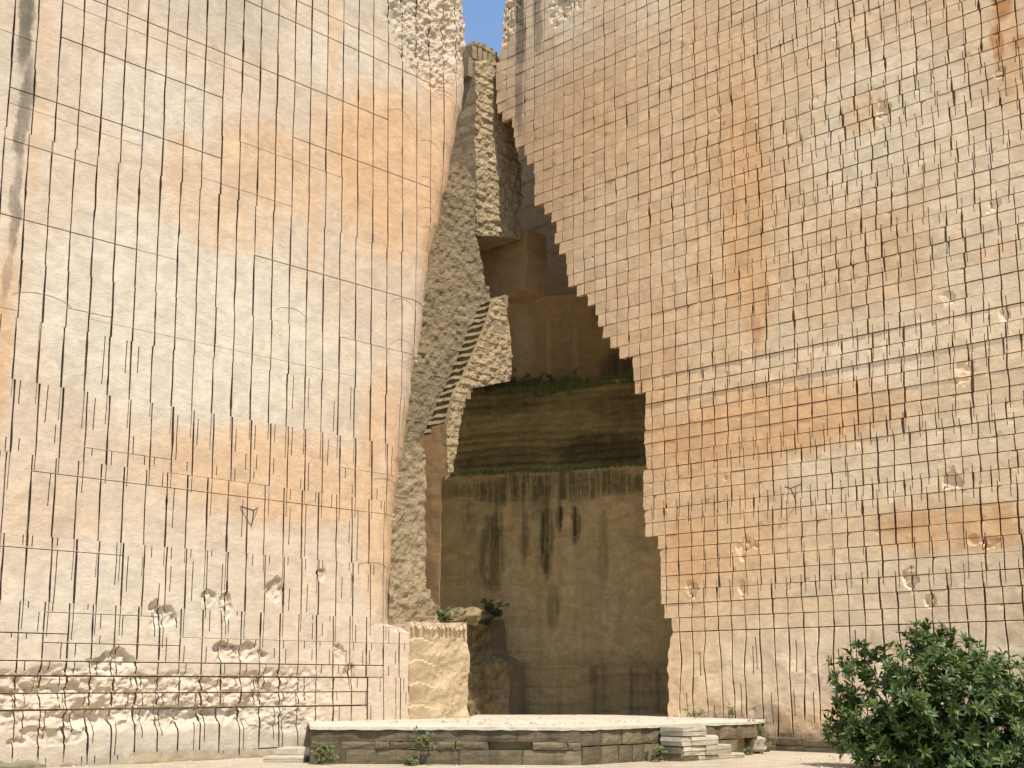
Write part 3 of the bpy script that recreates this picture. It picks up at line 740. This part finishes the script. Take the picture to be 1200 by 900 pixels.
# top screed, slightly uneven edge
mb = MB(); rim_ = []
for i in range(n):
    a, b = poly[i], poly[(i + 1) % n]; k = max(2, int((b - a).length / .18))
    for t in range(k):
        p = a.lerp(b, t / k); nrm = Vector((b.y - a.y, a.x - b.x)).normalized(); p = p + nrm * (random.uniform(-.03, .03) + .03) if i < 3 else p
        rim_.append((p.x, p.y, PH - .004 + random.uniform(-.006, .006)))
m_ = len(rim_)
mb.add([w2p(*p) for p in rim_] + [w2p(p[0], p[1], PH - .055 - random.uniform(0, .02)) for p in rim_], [tuple(range(m_))] + [(m_ + i, m_ + (i + 1) % m_, (i + 1) % m_, i) for i in range(m_)])
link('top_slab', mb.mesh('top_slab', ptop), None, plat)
def course(a, b, z0, z1, wmin, wmax, skip=0.0, dep=.30, gap=.018, lo=0):
    L = (b - a).length; d = (b - a) / L; ang = math.atan2(d.y, d.x); x = 0.01
    while x < L - .05:
        w = random.uniform(wmin, wmax); 
        if L - x - w < wmin: w = L - x - .01
        if random.random() > skip:
            m = MB(); nx_, nz_ = 5, 4; v = []; o_ = random.uniform(-.025, .02); g_ = gap * random.uniform(.5, 1.6)
            for kz in range(nz_):
                for kx in range(nx_):
                    u, t = kx / (nx_ - 1), kz / (nz_ - 1); ed = .018 if u in (0, 1) or t in (0, 1) else 0
                    v.append((g_ / 2 + u * (w - g_) + random.uniform(-.006, .006), o_ + ed + random.uniform(-.010, .010), z0 + t * (z1 - z0) + random.uniform(-.008, .008)))
            nb = len(v); f = [(kz * nx_ + kx, kz * nx_ + kx + 1, (kz + 1) * nx_ + kx + 1, (kz + 1) * nx_ + kx) for kz in range(nz_ - 1) for kx in range(nx_ - 1)]
            c4 = [(0, 0), (w, 0), (w, 0), (0, 0)]
            v += [(g_ / 2, dep, z0), (w - g_ / 2, dep, z0), (w - g_ / 2, dep, z1), (g_ / 2, dep, z1)]
            bl, br, tr, tl = 0, nx_ - 1, nx_ * nz_ - 1, nx_ * (nz_ - 1)
            f += [(nb + 1, br, bl, nb)[::-1] if False else tuple([nb] + [nb + 1] + list(range(br, bl - 1, -1))), tuple([nb + 3] + list(range(tl, tr + 1)) + [nb + 2]),
                  tuple([nb] + [bl + nx_ * t for t in range(nz_)] + [nb + 3]), tuple([nb + 1, nb + 2] + [br + nx_ * t for t in range(nz_ - 1, -1, -1)])]
            m.add(v, f, random.random()); ob = link('stone', m.mesh('stone', pstone), None, plat)
            ob.location = w2p(a.x + d.x * x, a.y + d.y * x, 0); ob.rotation_euler = (0, 0, ang)
        x += w
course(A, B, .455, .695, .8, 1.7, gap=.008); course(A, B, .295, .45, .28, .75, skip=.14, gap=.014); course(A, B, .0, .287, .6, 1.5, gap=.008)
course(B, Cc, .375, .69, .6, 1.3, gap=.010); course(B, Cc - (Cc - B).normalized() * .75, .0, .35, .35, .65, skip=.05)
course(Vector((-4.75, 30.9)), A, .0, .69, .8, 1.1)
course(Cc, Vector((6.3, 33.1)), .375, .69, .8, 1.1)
# stone steps against the platform
d1 = (Cc - B).normalized(); n1 = Vector((d1.y, -d1.x)); S0 = B.lerp(Cc, .40) + n1 * .06
stp = empty('stone_steps', (S0.x, S0.y, 0), math.atan2(d1.y, d1.x)); tag(stp, 'short stack of pale block steps against the right front of the platform', 'steps'); stp.scale = (1.12, 1.12, 1.2)
def block(parent, x0, x1, y0, y1, z0, z1, mat, name='step_block', tone=None):
    m = MB(); c = .02; j = .010; v = []
    for z, ins in ((z0, 0), (z0 + .4 * (z1 - z0), -.006), (z0 + .45 * (z1 - z0), .012), (z0 + .5 * (z1 - z0), -.006), (z1 - c, 0), (z1, c)):
        for x, y in ((x0, y0), ((x0 + x1) / 2, y0), (x1, y0), (x1, y1), (x0, y1)):
            v.append((x + (ins if x == x0 else -ins if x == x1 else 0) + random.uniform(-j, j), y + (ins if y == y0 else -ins) + random.uniform(-j, j), z + random.uniform(-j, j) * .7))
    f = [(a * 5 + b, a * 5 + (b + 1) % 5, (a + 1) * 5 + (b + 1) % 5, (a + 1) * 5 + b) for a in range(5) for b in range(5)] + [tuple(range(25, 30)), tuple(range(4, -1, -1))]
    m.add(v, f, random.random() if tone is None else tone); return link(name, m.mesh(name, mat), None, parent)
for k, (xa, xb, zt_) in enumerate(((0, .72, .60), (.28, 1.10, .43), (.72, 1.52, .26), (1.1, 1.95, .10))):
    block(stp, xa, xb, -.55, -.0, max(0, zt_ - .165), zt_, pale)
    if zt_ > .2: block(stp, xa - (.22 if k else 0), xb - .4, -.52, -.0, max(0, zt_ - .335), zt_ - .175, pale)
    if zt_ > .4: block(stp, xa, xb - .30, -.50, -.0, .0, zt_ - .345, pstone)
# gravel and crumbs of stone on the ground and the platform
mg = MB()
for k in range(900):
    if k < 650: x, y, zb_ = random.uniform(-9, 9), random.uniform(23.5, 30.5), 0.0
    else: x, y, zb_ = random.uniform(-3.5, 4.5), random.uniform(28.2, 34), PH
    if k < 650 and (y > 26.9 and -4.4 < x < 6.2): continue
    if k >= 650 and (y - 28) < (x - 1.4) * 1.05: continue
    r_ = random.choice((.012, .016, .022, .04)) * random.uniform(.7, 1.3)
    v = [(x + r_ * random.uniform(.6, 1.2) * a, y + r_ * random.uniform(.6, 1.2) * b, zb_ + r_ * c) for a, b, c in ((-1, -1, -.2), (1, -1, -.2), (1, 1, -.2), (-1, 1, -.2), (-.5, -.5, .9), (.6, -.4, .8), (.4, .6, .9), (-.6, .5, .7))]
    mg.add(v, [(0, 1, 5, 4), (1, 2, 6, 5), (2, 3, 7, 6), (3, 0, 4, 7), (4, 5, 6, 7)], random.random())
tag(link('gravel', mg.mesh('gravel', pale)), 'scattered crumbs of pale stone on the ground and platform', 'gravel', kind='stuff')
# two small steps at the left end
s2 = empty('stone_steps', (A.x - .9, A.y + .75, 0), R(-6)); s2.scale = (.8, .8, .8); tag(s2, 'two low pale steps at the left end of the platform by the left face', 'steps')
block(s2, .05, 1.0, .15, 1.2, 0, .34, pale, tone=.9); block(s2, -.15, .95, -.35, .12, 0, .16, pale, tone=.9)
# low kerb of stones along the foot of the right face
kb = empty('stone_kerb', (*PR.P, 0), PR.a); tag(kb, 'low grey stone kerb along the foot of the right quarry face', 'kerb')
x = PR.hit(893, 870)[0]
while x < 9:
    w = random.uniform(.7, 1.3); block(kb, x, x + w - .02, -.45, -.06, 0, .30 + random.uniform(-.02, .02), pstone, 'kerb_stone'); x += w
kl = empty('rock_footing', (*PL.P, 0), PL.a); tag(kl, 'low sloping rock footing at the base of the left quarry face', 'footing')
def footd(X, Z): return fbm(X * 1.2, Z * 2, 4, 77) * .22 + .16 * sst(.24, .0, Z + fbm(X * .8, X * 0, 3, 5) * .15) - .03
mbf = MB(); xs = np.arange(-13, 3.0, .14); zs = np.linspace(-.02, .24, 8)
X, Z = np.meshgrid(xs, zs); Dd = footd(X, Z) - .04; Dd[-1] = -.16
mbf.add(np.stack([X, -Dd, Z], -1).reshape(-1, 3), [(i * len(xs) + j, i * len(xs) + j + 1, (i + 1) * len(xs) + j + 1, (i + 1) * len(xs) + j) for i in range(7) for j in range(len(xs) - 1)])
link('rock_slope', mbf.mesh('rock_slope', rock('footing_stone', (.34, .28, .17), (.20, .17, .10), bump=.5, grain=.2, tonev=0)), None, kl)
for k, (px, py, r) in enumerate(((888, 872, .22), (880, 883, .26), (872, 887, .18), (896, 886, .20))):
    xg, yg = ground(px, py + 6); Y = 31.6 + .3 * k; rx, rz = ray(px, py)
    boulder('loose_rock', rx * Y, Y, max(.12, EYE + rz * Y), r, pale if k < 2 else pstone, ('tilted flat pale rock by the right end of the platform', 'largest broken rock heaped at the right end of the platform', 'small rock nearest the steps at the right end of the platform', 'grey rock against the kerb right of the platform')[k], 31 + k, sq=(1, .8, .8))

# ================================================================== PLANTS
def leaf(m, p, d, L, W, up, tone, fold=.25):
    d = d.normalized(); s = d.cross(up)
    if s.length < 1e-3: s = d.cross(Vector((1, 0, 0)))
    s.normalize(); nn = s.cross(d)
    a = p; b = p + d * L * .5 + s * W - nn * -W * fold; c = p + d * L * .5 - s * W + nn * W * fold; t = p + d * L - nn * L * .16; mid = p + d * L * .5
    m.add([a, b, mid, c, t], [(0, 1, 2), (0, 2, 3), (2, 1, 4), (3, 2, 4)], tone)
def rosette(m, p, axis, n, L, W, spread=1.0, tj=.3, tb=.5):
    axis = axis.normalized(); o = axis.orthogonal().normalized(); q = axis.cross(o)
    a0 = random.uniform(0, 6.28); tn = tb + random.uniform(-.2, .2)
    for k in range(n):
        a = a0 + k * 2.4; el = random.uniform(.1, .75) * spread
        d = axis * (1.0 - el * .9) + (o * math.cos(a) + q * math.sin(a)) * (.5 + el)
        leaf(m, p + axis * random.uniform(-.05, .05), d, L * random.uniform(.7, 1.15), W * random.uniform(.8, 1.15), axis, min(1, max(0, tn + random.uniform(-tj, tj))))
green = leafmat('shrub_leaf', (.022, .048, .007), (.14, .20, .035), .45)
bark = plain('bark', (.16, .11, .07), .9)
def tube(m, pts, r0, r1, n=6):
    vs = []; K = len(pts)
    for i, p in enumerate(pts):
        d = (pts[min(i + 1, K - 1)] - pts[max(i - 1, 0)]).normalized(); o = d.orthogonal().normalized(); q = d.cross(o); r = r0 + (r1 - r0) * i / (K - 1)
        for k in range(n): vs.append(p + (o * math.cos(6.2832 * k / n) + q * math.sin(6.2832 * k / n)) * r)
    m.add(vs, [(i * n + k, i * n + (k + 1) % n, (i + 1) * n + (k + 1) % n, (i + 1) * n + k) for i in range(K - 1) for k in range(n)])
def pix(px, py, Y):
    rx, rz = ray(px, py); return Vector((rx * Y, Y, EYE + rz * Y))
BY = 26.3
broot = pix(1105, 905, BY); broot.z = 0
bush = empty('leafy_shrub', broot); tag(bush, 'big dark green glossy leafed shrub in front of the right quarry face', 'shrub')
lumps = [(1012, 790, 34, 0), (1000, 822, 26, .3), (1048, 785, 32, -.3), (1085, 765, 30, .3), (1086, 752, 15, .2), (1120, 778, 32, .5), (1152, 795, 36, 0), (1185, 815, 38, .2), (1215, 835, 42, 0),
         (1060, 820, 34, -.7), (1100, 812, 36, -.8), (1145, 830, 34, -.7), (1030, 840, 30, -.2), (990, 848, 22, .2), (1008, 862, 24, 0), (1060, 860, 34, -.5), (1110, 855, 36, -.5), (1165, 865, 38, -.6), (1200, 880, 40, -.4), (1020, 890, 22, 0), (1090, 890, 30, 0), (1240, 870, 50, .2), (1140, 895, 32, -.3), (1050, 888, 30, -.2), (1190, 900, 40, -.8), (1110, 900, 40, -.6), (1050, 905, 34, -.5), (1150, 850, 36, .7), (1060, 845, 34, .7), (1100, 875, 40, .7)]
crown = MB(); stems = MB()
for (px, py, r, dy) in lumps:
    c = pix(px, py, BY + dy) - broot; rr = r * .0182
    mid = c * .5 + Vector((random.uniform(-.1, .1), 0, -.1)); 
    tube(stems, [Vector((random.uniform(-.3, .3), random.uniform(-.15, .15), -.02)), mid, c], .035, .012)
    nr = int(44 * (r / 30) ** 2)
    for k in range(nr):
        d = Vector((random.gauss(0, 1), random.gauss(0, 1), random.gauss(0, 1))).normalized()
        p = c + d * rr * random.uniform(.55, 1.08)
        if p.z < .1 or float(fbm(np.array(p.x * 1.6 + 9), np.array(p.z * 1.6 + p.y), 2, 3)) < -.27: continue
        ax = (d + Vector((0, -.15, .55))).normalized()
        rosette(crown, p, ax, random.randint(8, 12), .22, .037, 1.0, .28, .38)
    for k in range(int(nr * .5)):
        d = Vector((random.gauss(0, 1), random.gauss(0, 1), random.gauss(0, 1))).normalized()
        rosette(crown, c + d * rr * random.uniform(0, .5), d, 7, .15, .027, 1, .2, .3)
link('crown', crown.mesh('crown', green), None, bush); link('stem', stems.mesh('stem', bark), None, bush)
# weeds
wgreen = leafmat('weed_leaf', (.055, .08, .018), (.20, .22, .07), .6)
def weed(px, py, Y, w, h, n, L, label, name='weed', base_z=None):
    c = pix(px, py, Y); b = Vector((c.x, c.y, c.z)); e = empty(name, b); tag(e, label, 'plant', 'weeds around the stone platform' if name == 'weed' else 'plants on the cleft ledges'); m = MB(); sm = MB()
    for k in range(n):
        p = Vector((random.gauss(0, w * .45), random.uniform(-.12, .08), abs(random.gauss(0, h * .55))))
        rosette(m, p, Vector((random.gauss(0, .5), -.5, .8)), random.randint(6, 9), L, L * .24, 1, .3, .5)
        if k % 2 == 0: tube(sm, [Vector((p.x * .3, .05, 0)), p], .006, .004, 4)
    link('leaves', m.mesh('leaves', wgreen), None, e); link('stem', sm.mesh('stem', bark), None, e)
weed(377, 892, 27.3, .22, .42, 26, .09, 'bushy weed at the left front corner of the platform')
weed(492, 876, 27.1, .28, .20, 26, .09, 'round leafy weed growing from the platform front, above the lower weed')
weed(508, 878, 27.0, .10, .10, 8, .07, 'small weed tuft right beside the round leafy weed on the platform front')
weed(483, 897, 26.9, .16, .12, 10, .09, 'low weed at the ground below the round leafy weed')
weed(540, 876, 26.95, .08, .12, 7, .07, 'small weed on the platform front between the dark holes', 'weed')
weed(772, 894, 28.3, .18, .45, 22, .09, 'dark weed beside the left side of the pale block steps')
weed(890, 884, 31.6, .20, .80, 34, .10, 'tall climbing weed at the right end of the platform')
weed(876, 888, 31.0, .15, .20, 10, .09, 'low weed among broken rocks right of the platform')
weed(812, 840, 34.0, .25, .12, 9, .09, 'low weed on the platform top against the right face')
weed(858, 840, 32.9, .10, .30, 8, .09, 'thin weed climbing from the platform top by the right face')
weed(513, 727, 35.6, .55, .25, 34, .16, 'grey-green leafy plants on top of the low sunlit block', 'leafy_plant')
weed(580, 722, 44.0, .46, .44, 28, .18, 'dark tuft of leaves on top of the shaded buttress', 'leafy_plant')
weed(570, 733, 43.8, .30, .25, 14, .14, 'trailing dark plant hanging over the front of the shaded buttress', 'leafy_plant')
# grass on the two terraces
ggreen = leafmat('grass_blade', (.10, .14, .03), (.32, .38, .10), .6)
def grass(pl, x0, x1, yfn, n, h, name, label):
    m = MB()
    for k in range(n):
        px = random.uniform(x0, x1); s, z = pl.hit(px, yfn(px)); hh = h * random.uniform(.4, 1.3) * (1 + .8 * float(vn(np.array(px * .06), np.array(2.0), 4)))
        p = Vector((s, random.uniform(-.12, .5), z - .06)); a = random.uniform(0, 6.28); l = random.uniform(.2, .9)
        t = p + Vector((math.cos(a) * hh * l, math.sin(a) * hh * l - .08, hh)); md = (p + t) / 2 + Vector((0, 0, hh * .18)); w = Vector((.012 + .01 * random.random(), 0, 0))
        m.add([p - w, p + w, md + w * .8, md - w * .8, t], [(0, 1, 2, 3), (3, 2, 4)], random.random())
    o = link(name, m.mesh(name, ggreen)); pl.place(o); tag(o, label, 'grass', kind='stuff')
grass(PT1, 545, 760, lambda x: np.interp(x, [540, 552, 640, 770], [460, 456, 458, 443]), 4200, .42, 'grass', 'tufts of grass along the upper terrace of the cleft')
grass(PBK, 516, 770, lambda x: np.interp(x, [510, 522, 640, 800], [557, 557, 552, 541]), 1700, .15, 'grass', 'thin line of grass along the lower terrace above the streaked back face')
sh = empty('terrace_bush', PT1.world(PT1.hit(618, 456)[0], .2, PT1.hit(618, 456)[1])); tag(sh, 'small green bush among the grass on the upper terrace', 'bush')
m = MB()
for k in range(110):
    p = Vector((random.gauss(-.3, 1.0), random.uniform(-.25, .3), abs(random.gauss(.15, .26)))); rosette(m, p, Vector((random.gauss(0, .5), -.4, .8)), 8, .24, .034, 1, .3, .75)
link('leaves', m.mesh('leaves', wgreen), None, sh)

# ================================================================== IRON BRACKETS
iron = plain('old_iron', (.05, .04, .035), .7, .3)
def bracket(pl, px, py, flip, label):
    s, z = pl.hit(px, py); o = empty('iron_bracket', pl.world(s, -.02, z), pl.a); tag(o, label, 'bracket', 'iron brackets on the quarry faces')
    m = MB(); tube(m, [Vector((-.26 * flip, .0, .10)), Vector((0, -.16, .02)), Vector((.22 * flip, .0, .12))], .016, .012); link('arm', m.mesh('arm', iron), None, o)
    m = MB(); tube(m, [Vector((0, -.16, .02)), Vector((.06 * flip, -.02, -.32))], .016, .010); link('stay', m.mesh('stay', iron), None, o)
bracket(PL, 292, 600, 1, 'small rusty iron bracket fixed to the left quarry face')
bracket(PR, 931, 574, 1, 'dark Y-shaped iron bracket fixed to the right quarry face')
